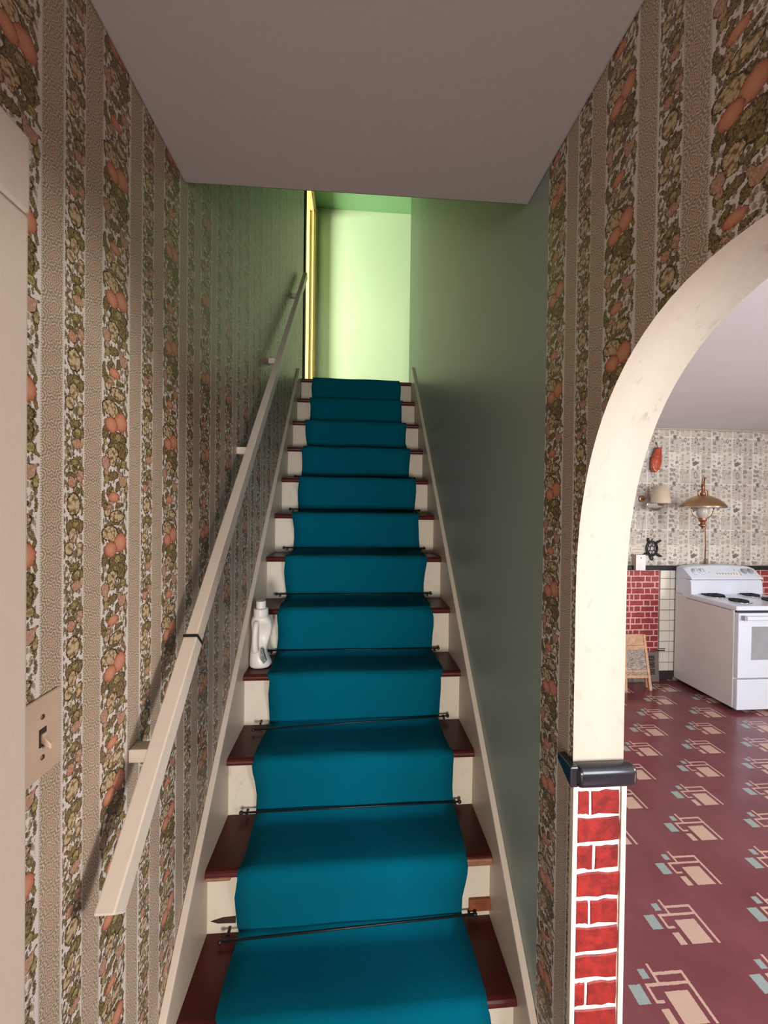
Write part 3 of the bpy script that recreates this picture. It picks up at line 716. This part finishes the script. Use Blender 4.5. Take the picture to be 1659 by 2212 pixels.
# stair rods
rod_lab = ['slanting black stair rod on the lowest step in view', 'black stair rod on the second step from the bottom of the photo', 'loose black stair rod lying aslant on the step below the white bottle',
           'black stair rod across the step where the white bottle stands', 'black stair rod on the first step above the white bottle', 'black stair rod on the second step above the white bottle',
           'black stair rod on the third step above the white bottle', 'black stair rod, the highest one visible near eye level']
skew = [(-0.022, -0.004), (-0.006, 0.0), (-0.045, -0.030), (0, 0), (0, 0), (0, 0), (0, 0), (0, 0)]
for i in range(8):
    y, z = nose(i); yr = y + RUN + OVER - 0.020; zr = z + 0.026
    dy, dz = skew[i]; xa, xb = -0.395, 0.412
    t = thing('stair_rod', (0, yr, z), rod_lab[i], 'stair rod', 'black stair rods holding the runner')
    A, Bp = Vector((xa, yr + dy, zr + dz * 0.5)), Vector((xb, yr, zr))
    if i == 2: A.z = z + 0.016
    if i == 0: A.z = z + 0.018
    MB().tube([A, Bp], 0.0034, 8).build('rod', 'black_iron', t, smooth=True)
    for P in (A, Bp):
        MB().lathe([(0.001, -0.008), (0.006, -0.005), (0.008, 0), (0.006, 0.005), (0.001, 0.008)], P, 10, ax='x').build('finial', 'black_iron', t, smooth=True)
    for xx in (xa + 0.018, xb - 0.016):
        P = Vector((xx, yr + 0.018, z + 0.026))
        MB().box(xx - 0.004, xx + 0.004, yr - 0.004, yr + 0.0195, z + 0.012, z + 0.021).build('bracket', 'black_iron', t, bevel=0.001)

# ------------------------------------------------------------------ handrail
hr = thing('handrail', (-0.41, 0.7, 1.0), 'cream painted wooden handrail running up the papered left wall', 'handrail')
XH = -0.408
P0, P1, P2 = Vector((XH, 0.690, 1.030)), Vector((XH, 1.030, 1.386)), Vector((XH - 0.006, 3.20, 3.600))
MB().bar(P0, P1 - (P1 - P0).normalized() * 0.002, 0.034, 0.046).build('lower_rail', 'rail_paint', hr, bevel=0.003)
MB().bar(P1 + (P2 - P1).normalized() * 0.002, P2, 0.030, 0.046).build('upper_rail', 'rail_paint', hr, bevel=0.003)
MB().bar(P1 - (P2 - P1).normalized() * 0.002, P1 + (P2 - P1).normalized() * 0.003, 0.037, 0.050).build('joint_strap', 'black_iron', hr, bevel=0.001)
for f_, seg in ((0.53, 0), (0.265, 1), (0.52, 1), (0.86, 1)):
    P = P0.lerp(P1, f_) if seg == 0 else P1.lerp(P2, f_)
    MB().box(XL, P.x, P.y - 0.016, P.y + 0.016, P.z - 0.034, P.z - 0.006).build('wall_block', 'rail_paint', hr, bevel=0.002)

# ------------------------------------------------------------------ light switch
sw = thing('light_switch', (XL, 0.618, 1.38), 'tan toggle light switch plate on the papered wall beside the door casing', 'light switch')
MB().box(XL, XL + 0.006, 0.581, 0.656, 1.319, 1.440).build('plate', 'switch_plastic', sw, bevel=0.004, seg=3)
MB().box(XL + 0.0062, XL + 0.0072, 0.612, 0.625, 1.366, 1.393).build('slot', 'hole_and_shade_dark', sw)
MB().prism_x([(0.614, 1.376), (0.623, 1.376), (0.623, 1.386), (0.614, 1.386)], XL + 0.006, XL + 0.010).loft([[(XL + 0.006, 0.6145, 1.372), (XL + 0.006, 0.6225, 1.372), (XL + 0.006, 0.6225, 1.386), (XL + 0.006, 0.6145, 1.386)], [(XL + 0.020, 0.6155, 1.362), (XL + 0.020, 0.6215, 1.362), (XL + 0.020, 0.6215, 1.370), (XL + 0.020, 0.6155, 1.370)]]).build('toggle', 'switch_plastic', sw, bevel=0.001)
for zz in (1.410, 1.349):
    MB().lathe([(0.0040, 0), (0.0040, 0.0008), (0.0028, 0.0018)], (XL + 0.0058, 0.6185, zz), 12, ax='x').build('screw', 'screw_metal', sw)

# ------------------------------------------------------------------ detergent bottle
bx, by, bz = -0.401, 1.735, nose(3)[1]
bt = thing('detergent_bottle', (bx, by, bz), 'white plastic detergent bottle with handle standing on a stair tread', 'bottle')
def ring(z, cx_, rx, ry, cy_=0.0, n=24, e=2.4):
    out = []
    for k in range(n):
        a = 2 * PI * k / n; c_, s_ = math.cos(a), math.sin(a)
        out.append((bx + cx_ + rx * math.copysign(abs(c_) ** (2 / e), c_), by + cy_ + ry * math.copysign(abs(s_) ** (2 / e), s_), bz + z))
    return out
secs = [(0.0, 0.001, 0.041, 0.040), (0.006, 0.001, 0.046, 0.046), (0.020, 0.001, 0.046, 0.046), (0.042, -0.006, 0.038, 0.044), (0.066, -0.009, 0.034, 0.040), (0.085, -0.008, 0.035, 0.028, 0.006), (0.11, -0.004, 0.038, 0.019, 0.012), (0.14, 0.000, 0.042, 0.017, 0.013),
        (0.168, 0.002, 0.045, 0.020, 0.010), (0.19, 0.002, 0.045, 0.032), (0.21, 0.001, 0.040, 0.034), (0.222, 0.0, 0.031, 0.030), (0.228, 0, 0.027, 0.027)]
MB().loft([ring(*s_) for s_ in secs]).build('body', 'plastic_white', bt, smooth=True, subsurf=1)
hp = [(-0.010, -0.026, 0.205), (-0.012, -0.041, 0.190), (-0.013, -0.047, 0.160), (-0.014, -0.048, 0.125), (-0.014, -0.044, 0.090), (-0.013, -0.034, 0.068)]
MB().tube([(bx + a, by + b, bz + c_) for a, b, c_ in hp], [0.013, 0.013, 0.012, 0.012, 0.013, 0.014], 12).build('handle', 'plastic_white', bt, smooth=True, subsurf=1)
MB().lathe([(0.030, 0.222), (0.031, 0.226), (0.0305, 0.250), (0.029, 0.253), (0.022, 0.254), (0.0215, 0.256)], (bx, by, bz), 28).build('collar', 'plastic_white', bt, smooth=False, bevel=0.001)
cp = MB().lathe([(0.0205, 0.254), (0.0205, 0.282), (0.0195, 0.285), (0.016, 0.2855), (0.015, 0.283)], (bx, by, bz), 28).build('cap', 'plastic_white', bt)
m = MB()
lab = [(0.010, 0.090), (0.020, 0.086), (0.026, 0.060), (0.034, 0.036), (0.024, 0.026), (0.008, 0.050)]
def lift(x, z): return by - 0.0445 - 0.0015
m.prism_y([(bx + a, bz + b) for a, b in lab], by - 0.0475, by - 0.030)
lb = m.build('label_sticker', 'bottle_label', bt); tag(lb, 'grey-green paper label')

# ------------------------------------------------------------------ kitchen range
RX0, RX1 = 3.292, 4.052
rg = thing('kitchen_range', (3.67, 3.42, 0), 'white electric coil range with oven against the kitchen wall', 'stove')
MB().box(RX0, RX1, 3.118, 3.735, 0.035, 0.905).build('body', 'enamel_warm_shade', rg, bevel=0.004)
for xx in (RX0 + 0.05, RX1 - 0.05):
    for yy in (3.16, 3.69): MB().lathe([(0.018, 0), (0.018, 0.04)], (xx, yy, 0), 10).build('foot', 'dark_gap', rg)
MB().box(RX0 - 0.004, RX1 + 0.004, 3.090, 3.66, 0.886, 0.926).build('cooktop', 'enamel_cool_lit', rg, bevel=0.010, seg=3)
MB().box(RX0 + 0.01, RX1 - 0.01, 3.105, 3.125, 0.868, 0.886).build('vent_gap', 'dark_gap', rg)
MB().box(RX0 - 0.001, RX0 + 0.01, 3.14, 3.60, 0.878, 0.882).build('side_seam', 'dark_gap', rg)
# back panel: rolled ledge, leaning control face, curved top
bgp = [(3.735, 0.90), (3.62, 0.922), (3.575, 0.955), (3.560, 0.99), (3.555, 1.055), (3.575, 1.075)]
prof_ = [(3.735, 0.905), (3.56, 0.905), (3.545, 0.935), (3.552, 1.045), (3.565, 1.066), (3.735, 1.066)]
MB().prism_x(prof_, RX0, RX1).build('back_ledge', 'enamel_cool_lit', rg, bevel=0.008, seg=3)
m = MB(); NS = 16; rings = []
for k in range(NS + 1):
    f_ = k / NS; x = RX0 + 0.002 + (RX1 - RX0 - 0.004) * f_
    zt_ = 1.178 + 0.022 * (1 - (2 * f_ - 1) ** 2) - (0.010 if k in (0, NS) else 0)
    rings.append([(x, 3.735, 1.060), (x, 3.545, 1.072), (x, 3.553, 1.088), (x, 3.640, zt_ - 0.006), (x, 3.655, zt_), (x, 3.735, zt_)])
bg = m.loft(rings).build('control_panel', 'enamel_cool_lit', rg, bevel=0.004)
def on_face(x, f_, lift=0.0):       # point on the leaning control face, f_ from bottom to top
    y = 3.553 + (3.640 - 3.553) * f_; z = 1.088 + (1.185 - 1.088) * f_
    n_ = Vector((0, -0.097, 0.087)).normalized()
    return Vector((x, y, z)) + n_ * lift
def face_box(x0, x1, f0, f1, th, name, mat, parent, lift=0.0, bevel=0.0):
    a = [on_face(x0, f0, lift), on_face(x1, f0, lift), on_face(x1, f1, lift), on_face(x0, f1, lift)]
    b = [on_face(x0, f0, lift + th), on_face(x1, f0, lift + th), on_face(x1, f1, lift + th), on_face(x0, f1, lift + th)]
    return MB().loft([a, b]).build(name, mat, parent, bevel=bevel)
for fx in (0.115, 0.205, 0.795, 0.885):
    x = RX0 + (RX1 - RX0) * fx
    n_ = Vector((0, -0.097, 0.087)).normalized(); t1 = Vector((1, 0, 0)); t2 = n_.cross(t1)
    c0 = on_face(x, 0.55)
    rr = []
    for (r, h) in ((0.031, 0.0), (0.031, 0.004), (0.024, 0.006), (0.022, 0.022), (0.018, 0.024)):
        rr.append([c0 + n_ * h + t1 * r * math.cos(2*PI*k/20) + t2 * r * math.sin(2*PI*k/20) for k in range(20)])
    kn = MB().loft(rr).build('knob', 'range_grey' if fx > 0.5 else 'enamel_cool_lit', rg, smooth=False, bevel=0.001)
    if fx < 0.5:
        rr = [[c0 + n_ * h + t1 * r * math.cos(2*PI*k/20) + t2 * r * math.sin(2*PI*k/20) for k in range(20)] for (r, h) in ((0.035, 0.0002), (0.035, 0.0012))]
        MB().loft(rr).build('knob_ring', 'range_grey', rg)
    face_box(x - 0.004, x + 0.004, 0.40, 0.72, 0.006, 'grip', 'range_grey', kn, 0.020, 0.001)
face_box(RX0 + 0.275, RX0 + 0.545, 0.18, 0.92, 0.0015, 'keypad', 'plastic_white', rg, 0.0002)
face_box(RX0 + 0.375, RX0 + 0.435, 0.56, 0.86, 0.0012, 'clock_display', 'display_dark', rg, 0.0018)
for k in range(8):
    xx = RX0 + 0.295 + 0.030 * k
    face_box(xx, xx + 0.014, 0.28, 0.42, 0.0010, 'button', 'range_grey', rg, 0.0018)
    if k < 2 or k > 5: face_box(xx, xx + 0.014, 0.62, 0.74, 0.0010, 'button', 'range_grey', rg, 0.0018)
face_box(RX0 + 0.548, RX0 + 0.558, 0.2, 0.95, 0.0012, 'panel_edge', 'range_grey', rg, 0.0004)
face_box(RX0 + 0.222, RX0 + 0.232, 0.42, 0.52, 0.003, 'indicator_lamp', 'range_grey', rg, 0.0)
for (cx2, cy2, rad) in ((3.480, 3.500, 0.098), (3.865, 3.500, 0.078), (3.500, 3.270, 0.078), (3.860, 3.270, 0.098)):
    bu = MB().lathe([(rad + 0.014, 0.926), (rad + 0.012, 0.930), (rad, 0.929), (rad - 0.02, 0.922), (0.02, 0.918)], (cx2, cy2, 0), 28).build('drip_bowl', 'chrome', rg, smooth=True)
    pts = []
    for k in range(90):
        a = k / 89 * 2 * PI * 3.6; r = 0.018 + (rad - 0.022) * k / 89
        pts.append((cx2 + r * math.cos(a), cy2 + r * math.sin(a), 0.935))
    MB().tube(pts, 0.0065, 6).build('coil', 'dark_gap', bu, smooth=True)
od = MB().box(RX0 + 0.008, RX1 - 0.008, 3.082, 3.118, 0.305, 0.866).build('oven_door', 'enamel_cool_lit', rg, bevel=0.006)
MB().box(RX0 + 0.130, RX1 - 0.130, 3.080, 3.084, 0.463, 0.751).build('oven_window', 'oven_glass', od, bevel=0.002)
MB().box(RX0 + 0.045, RX1 - 0.045, 3.040, 3.062, 0.815, 0.848).build('handle_bar', 'enamel_cool_lit', od, bevel=0.008, seg=3)
for xx in (RX0 + 0.030, RX1 - 0.060): MB().box(xx, xx + 0.030, 3.050, 3.084, 0.810, 0.850).build('handle_post', 'range_grey', od, bevel=0.003)
MB().box(RX0 + 0.008, RX1 - 0.008, 3.084, 3.118, 0.030, 0.292).build('drawer', 'enamel_cool_lit', rg, bevel=0.006)

# ------------------------------------------------------------------ pendant lamp on a wall bracket
LX, LY = 3.375, 3.45
k_ = LY / 3.7
def Lz(z): return CAM_H + (z - CAM_H) * k_
lm = thing('pendant_lamp', (LX - 0.065, LY, Lz(1.55)), 'brass dome lamp with glass chimney hanging above the range', 'lamp')
LX = 3.30
dome = [(0.009, 1.905), (0.044, 1.899), (0.084, 1.884), (0.124, 1.858), (0.157, 1.826), (0.178, 1.797), (0.181, 1.784)]
rings_ = [(r, Lz(z)) for r, z in dome] + [(0.179, Lz(1.782)), (0.174, Lz(1.796)), (0.146, Lz(1.826)), (0.080, Lz(1.872)), (0.009, Lz(1.896))]
MB().lathe(rings_, (LX, LY, 0), 40).build('dome', 'brass', lm, smooth=True)
MB().lathe([(0.179, Lz(1.774)), (0.185, Lz(1.778)), (0.185, Lz(1.786)), (0.179, Lz(1.788))], (LX, LY, 0), 40, cap=False).build('rim', 'chrome', lm, smooth=True)
MB().lathe([(0.024, Lz(1.655)), (0.040, Lz(1.69)), (0.050, Lz(1.73)), (0.045, Lz(1.77)), (0.032, Lz(1.84))], (LX, LY, 0), 24, cap=False).build('chimney', 'milk_glass', lm, smooth=True)
MB().lathe([(0.003, Lz(1.560)), (0.012, Lz(1.580)), (0.036, Lz(1.600)), (0.018, Lz(1.612)), (0.014, Lz(1.624)), (0.030, Lz(1.640)), (0.034, Lz(1.660)), (0.030, Lz(1.690)), (0.020, Lz(1.70))], (LX, LY, 0), 20).build('font', 'copper', lm, smooth=True)
m = MB(); m.tube([(LX + 0.017 * math.cos(a), LY, Lz(1.545) + 0.017 * math.sin(a)) for a in [2*PI*k/16 for k in range(17)]], 0.0028, 6); m.build('pull_ring', 'brass', lm, smooth=True)
for sg in (-1, 1):
    pts = []
    for k in range(11):
        a = PI / 2 * k / 10
        pts.append((LX + sg * (0.030 + 0.085 * math.cos(a)), LY, Lz(1.775) - 0.100 * math.sin(a)))
    MB().tube(pts, 0.0055, 8).build('curved_arm', 'brass', lm, smooth=True)
    MB().tube([(LX + sg * 0.045, LY, Lz(1.885)), (LX + sg * 0.050, LY, Lz(1.93)), (LX + sg * 0.040, LY, Lz(1.955)), (LX, LY, Lz(1.965))], 0.005, 8).build('harp', 'copper', lm, smooth=True)
MB().lathe([(0.020, Lz(1.90)), (0.024, Lz(1.92)), (0.012, Lz(1.945)), (0.008, Lz(1.99)), (0.010, Lz(2.0))], (LX, LY, 0), 14).build('stem', 'copper', lm, smooth=True)
MB().tube([(LX, LY, Lz(1.99)), (LX - 0.012, LY, Lz(2.03)), (LX - 0.006, LY, Lz(2.075)), (LX + 0.016, LY, Lz(2.085)), (LX + 0.030, LY, Lz(2.075))], 0.005, 8).build('hook', 'copper', lm, smooth=True)
MB().tube([(3.60, YK - 0.004, 1.99), (3.46, LY + 0.16, 2.02), (LX + 0.016, LY, Lz(2.078))], 0.006, 8).build('wall_arm', 'copper', lm, smooth=True)
MB().box(3.584, 3.616, YK - 0.010, YK, 1.93, 2.04).build('wall_plate', 'copper', lm, bevel=0.003)
cx3 = 3.640
MB().tube([(3.60, YK - 0.010, 1.94), (3.615, YK - 0.010, 1.80), (cx3 - 0.01, YK - 0.006, 1.62), (cx3, YK - 0.006, 1.4), (cx3 - 0.004, YK - 0.006, 1.20)], 0.0035, 6).build('cord', 'copper', lm, smooth=True)
MB().box(cx3 - 0.014, cx3 + 0.010, YK - 0.03, YK, 1.20, 1.24).build('plug', 'brass', lm, bevel=0.003)

# wall sconce with fabric shade
SX, SY = 3.005, 3.62
sc = thing('wall_sconce', (SX, YK, 1.75), 'wall lamp with tan fabric shade and glass bowl left of the brass dome lamp', 'lamp')
MB().lathe([(0.090, 1.815), (0.060, 1.985), (0.058, 1.985), (0.088, 1.815)], (SX + 0.008, SY, 0), 32, cap=False).build('shade', 'lamp_shade_fabric', sc, smooth=True)
MB().lathe([(0.010, 1.735), (0.045, 1.745), (0.068, 1.775), (0.072, 1.810), (0.066, 1.812)], (SX - 0.045, SY, 0), 24, cap=False).build('glass_bowl', 'clear_glass', sc, smooth=True)
MB().lathe([(0.018, 1.79), (0.022, 1.80), (0.018, 1.88), (0.012, 1.90)], (SX, SY, 0), 14).build('socket', 'brass', sc, smooth=True)
MB().tube([(SX - 0.075, YK - 0.004, 1.86), (SX - 0.085, SY + 0.06, 1.87), (SX - 0.05, SY, 1.83), (SX, SY, 1.80)], 0.008, 8).build('arm', 'copper', sc, smooth=True)
MB().lathe([(0.035, 0), (0.035, 0.006), (0.02, 0.014)], (SX - 0.075, YK, 1.86), 18, ax='y').build('wall_plate', 'brass', sc, smooth=True)
MB().tube([(SX - 0.045, SY, 1.735), (SX - 0.050, YK - 0.02, 1.65), (SX - 0.055, YK - 0.005, 1.55), (SX - 0.075, YK - 0.005, 1.40)], 0.0025, 6).build('cord', 'box_white', sc, smooth=True)

# turtle ornament
TX, TZ, TY = 3.045, 1.352, YK - 0.012
tu = thing('turtle_ornament', (TX, TY, TZ), 'black metal openwork turtle hung on the kitchen wallpaper', 'ornament')
def ov(rx, rz, n=28): return [(TX + rx * math.cos(2*PI*k/n), TY, TZ + rz * math.sin(2*PI*k/n)) for k in range(n + 1)]
m = MB(); m.tube(ov(0.060, 0.076), 0.0075, 6); m.tube(ov(0.046, 0.060), 0.004, 6)
hexp = [(TX + 0.024 * math.cos(PI*k/3 + PI/2), TY - 0.003, TZ + 0.030 * math.sin(PI*k/3 + PI/2)) for k in range(7)]
m.tube(hexp, 0.0042, 6)
for k in range(6):
    a = PI * k / 3 + PI / 2
    m.tube([hexp[k], (TX + 0.058 * math.cos(a), TY, TZ + 0.074 * math.sin(a))], 0.004, 6)
m.build('shell', 'black_iron', tu, smooth=True)
MB().loft([[(TX + r * math.cos(2*PI*k/10), TY + 0.006 * math.sin(2*PI*k/10), TZ + z) for k in range(10)] for r, z in ((0.014, -0.072), (0.014, -0.086), (0.021, -0.098), (0.016, -0.114), (0.003, -0.124))]).build('head', 'black_iron', tu, smooth=True)
for (pts, w) in (([(0.040, -0.046), (0.066, -0.064), (0.092, -0.076), (0.116, -0.082)], [0.010, 0.016, 0.012, 0.002]), ([(-0.040, -0.046), (-0.064, -0.058), (-0.088, -0.066), (-0.110, -0.062)], [0.010, 0.016, 0.012, 0.002]),
                 ([(0.040, 0.050), (0.066, 0.068), (0.098, 0.084)], [0.009, 0.013, 0.007]), ([(-0.030, 0.058), (-0.042, 0.082), (-0.044, 0.108)], [0.009, 0.014, 0.008])):
    MB().tube([(TX + a, TY, TZ + b) for a, b in pts], w, 8).build('flipper', 'black_iron', tu, smooth=True)
MB().tube([(TX - 0.006, TY, TZ + 0.074), (TX + 0.004, TY, TZ + 0.098), (TX + 0.016, TY, TZ + 0.104)], [0.006, 0.004, 0.002], 8).build('tail', 'black_iron', tu, smooth=True)

# red glazed ornament
FX, FY = 3.055, YK - 0.035
fo = thing('glazed_ornament', (FX, FY, 2.13), 'long red glazed ornament hanging on the kitchen wall beside the arch', 'ornament')
rings = []
for (z, w, dx) in ((2.128, 0.006, -0.018), (2.138, 0.026, -0.017), (2.165, 0.044, -0.013), (2.205, 0.056, -0.007), (2.245, 0.058, 0.0), (2.285, 0.052, 0.006), (2.325, 0.042, 0.012), (2.355, 0.033, 0.016), (2.372, 0.030, 0.018), (2.378, 0.024, 0.018)):
    rings.append([(FX + dx + w * math.cos(2*PI*k/18) * (1 + 0.06 * (k % 2)), FY + 0.026 * math.sin(2*PI*k/18), z) for k in range(18)])
MB().loft(rings).build('body', 'red_glaze', fo, smooth=True, subsurf=1)
for r in range(6):
    for s_ in range(4):
        zz = 2.165 + r * 0.026; xx = FX - 0.010 + r * 0.003 + (s_ - 1.5) * 0.020 + (0.005 if r % 2 else 0)
        MB().lathe([(0.001, 0.0), (0.008, 0.002), (0.010, 0.005), (0.006, 0.009), (0.001, 0.010)], (xx, FY - 0.018 + abs(s_ - 1.5) * 0.004, zz), 8, ax='y').build('scale', 'red_glaze', fo, smooth=True)
MB().lathe([(0.030, 0), (0.032, 0.004), (0.030, 0.008)], (FX + 0.018, FY, 2.372), 18).build('collar', 'copper', fo, smooth=True)
MB().tube([(FX + 0.018, FY, 2.378), (FX + 0.020, FY + 0.02, 2.41), (FX + 0.016, YK - 0.004, 2.44)], 0.003, 6).build('loop', 'black_iron', fo, smooth=True)

# small surface-mounted box and card
bxw = thing('surface_box', (2.87, YK, 1.146), 'white surface-mounted electrical box over the black wainscot rail', 'outlet box')
MB().box(2.838, 2.935, YK - 0.060, YK, 1.140, 1.292).build('housing', 'box_tan', bxw, bevel=0.003)
MB().box(2.836, 2.937, YK - 0.066, YK - 0.058, 1.138, 1.294).build('cover', 'box_white', bxw, bevel=0.002)
MB().lathe([(0.006, 0), (0.006, 0.001), (0.004, 0.002)], (2.887, YK - 0.066, 1.262), 10, ax='y').build('screw', 'dark_gap', bxw)
MB().box(2.879, 2.893, YK - 0.067, YK - 0.066, 1.202, 1.205).build('slot', 'range_grey', bxw)
cd = MB().box(2.82, 2.95, YK - 0.006, YK, 1.315, 1.365).build('wall_card', 'card_beige', None, bevel=0.001)
tag(cd, 'beige card on the wallpaper above the white box left of the turtle', 'card')
MB().box(2.840, 2.945, YK - 0.0075, YK - 0.006, 1.338, 1.346).build('printed_band', 'box_tan', cd)

# small wooden folding stand
st = thing('folding_stand', (2.76, 3.56, 0), 'small pale wooden stand with grey woven panel against printed brick', 'stand')
WX0, WX1 = 2.625, 2.878
for (xb_, xt_) in ((WX0, WX0 + 0.025), (WX1, WX1 - 0.030)):
    MB().bar((xb_, 3.535, 0.0), (xt_, 3.60, 0.525), 0.026, 0.022).build('leg', 'pine', st, bevel=0.002)
def sy(z): return 3.535 + 0.065 * z / 0.525
def panel(z0, z1, name, mat, th, inset=0.012):
    f_ = lambda z: ((WX0 + 0.025 * z / 0.525 + inset), (WX1 - 0.030 * z / 0.525 - inset))
    a0, a1 = f_(z0); b0, b1 = f_(z1)
    return MB().loft([[(a0, sy(z0) - th/2, z0), (a1, sy(z0) - th/2, z0), (a1, sy(z0) + th/2, z0), (a0, sy(z0) + th/2, z0)], [(b0, sy(z1) - th/2, z1), (b1, sy(z1) - th/2, z1), (b1, sy(z1) + th/2, z1), (b0, sy(z1) + th/2, z1)]]).build(name, mat, st, bevel=0.001)
panel(0.425, 0.528, 'top_board', 'pine', 0.012)
panel(0.385, 0.422, 'upper_rail', 'pine', 0.018)
panel(0.146, 0.384, 'woven_panel', 'woven_grey', 0.006)
panel(0.176, 0.192, 'slat', 'pine', 0.010)
panel(0.120, 0.146, 'lower_rail', 'pine', 0.018)
for (xb_, xt_) in ((WX0 + 0.035, WX0 + 0.055), (WX1 + 0.012, WX1 - 0.012)):
    MB().bar((xb_, 3.600, 0.0), (xt_, 3.632, 0.46), 0.022, 0.018).build('rear_leg', 'pine', st, bevel=0.002)

# floor register / heater grille
ht = thing('wall_heater', (2.98, 3.72, 0), 'grey-brown metal wall heater grille at the floor behind the wooden stand', 'heater')
MB().prism_x([(YK, 0.0), (3.712, 0.0), (3.716, 0.06), (3.735, 0.29), (YK, 0.295)], 2.70, 3.118).build('case', 'heater_grey', ht, bevel=0.004)
for r in range(3):
    z0 = 0.075 + r * 0.065
    yy = 3.716 + 0.019 * (z0 + 0.02 - 0.06) / 0.23
    for c_ in range(3):
        x0 = 2.76 + c_ * 0.108
        gp = MB().box(x0, x0 + 0.096, yy - 0.0035, yy + 0.002, z0, z0 + 0.054).build('grille_opening', 'dark_gap', ht)
        for s_ in range(3):
            MB().box(x0 + 0.004, x0 + 0.092, yy - 0.007, yy - 0.003, z0 + 0.010 + s_ * 0.016, z0 + 0.015 + s_ * 0.016).build('louver', 'heater_grey', gp)
# little dark strip stuck on the tile next to the brick
sp = MB().box(3.112, 3.205, YK - 0.016, YK - 0.0125, 0.297, 0.309).build('dark_strip', 'dark_gap', None, bevel=0.001)
tag(sp, 'thin dark strip stuck across the white tile below the brick panel', 'strip')
MB().box(3.140, 3.208, YK - 0.015, YK - 0.0125, 0.318, 0.326).build('upper_band', 'dark_gap', sp)

for o in bpy.data.objects:
    if '_w' in o: del o['_w']
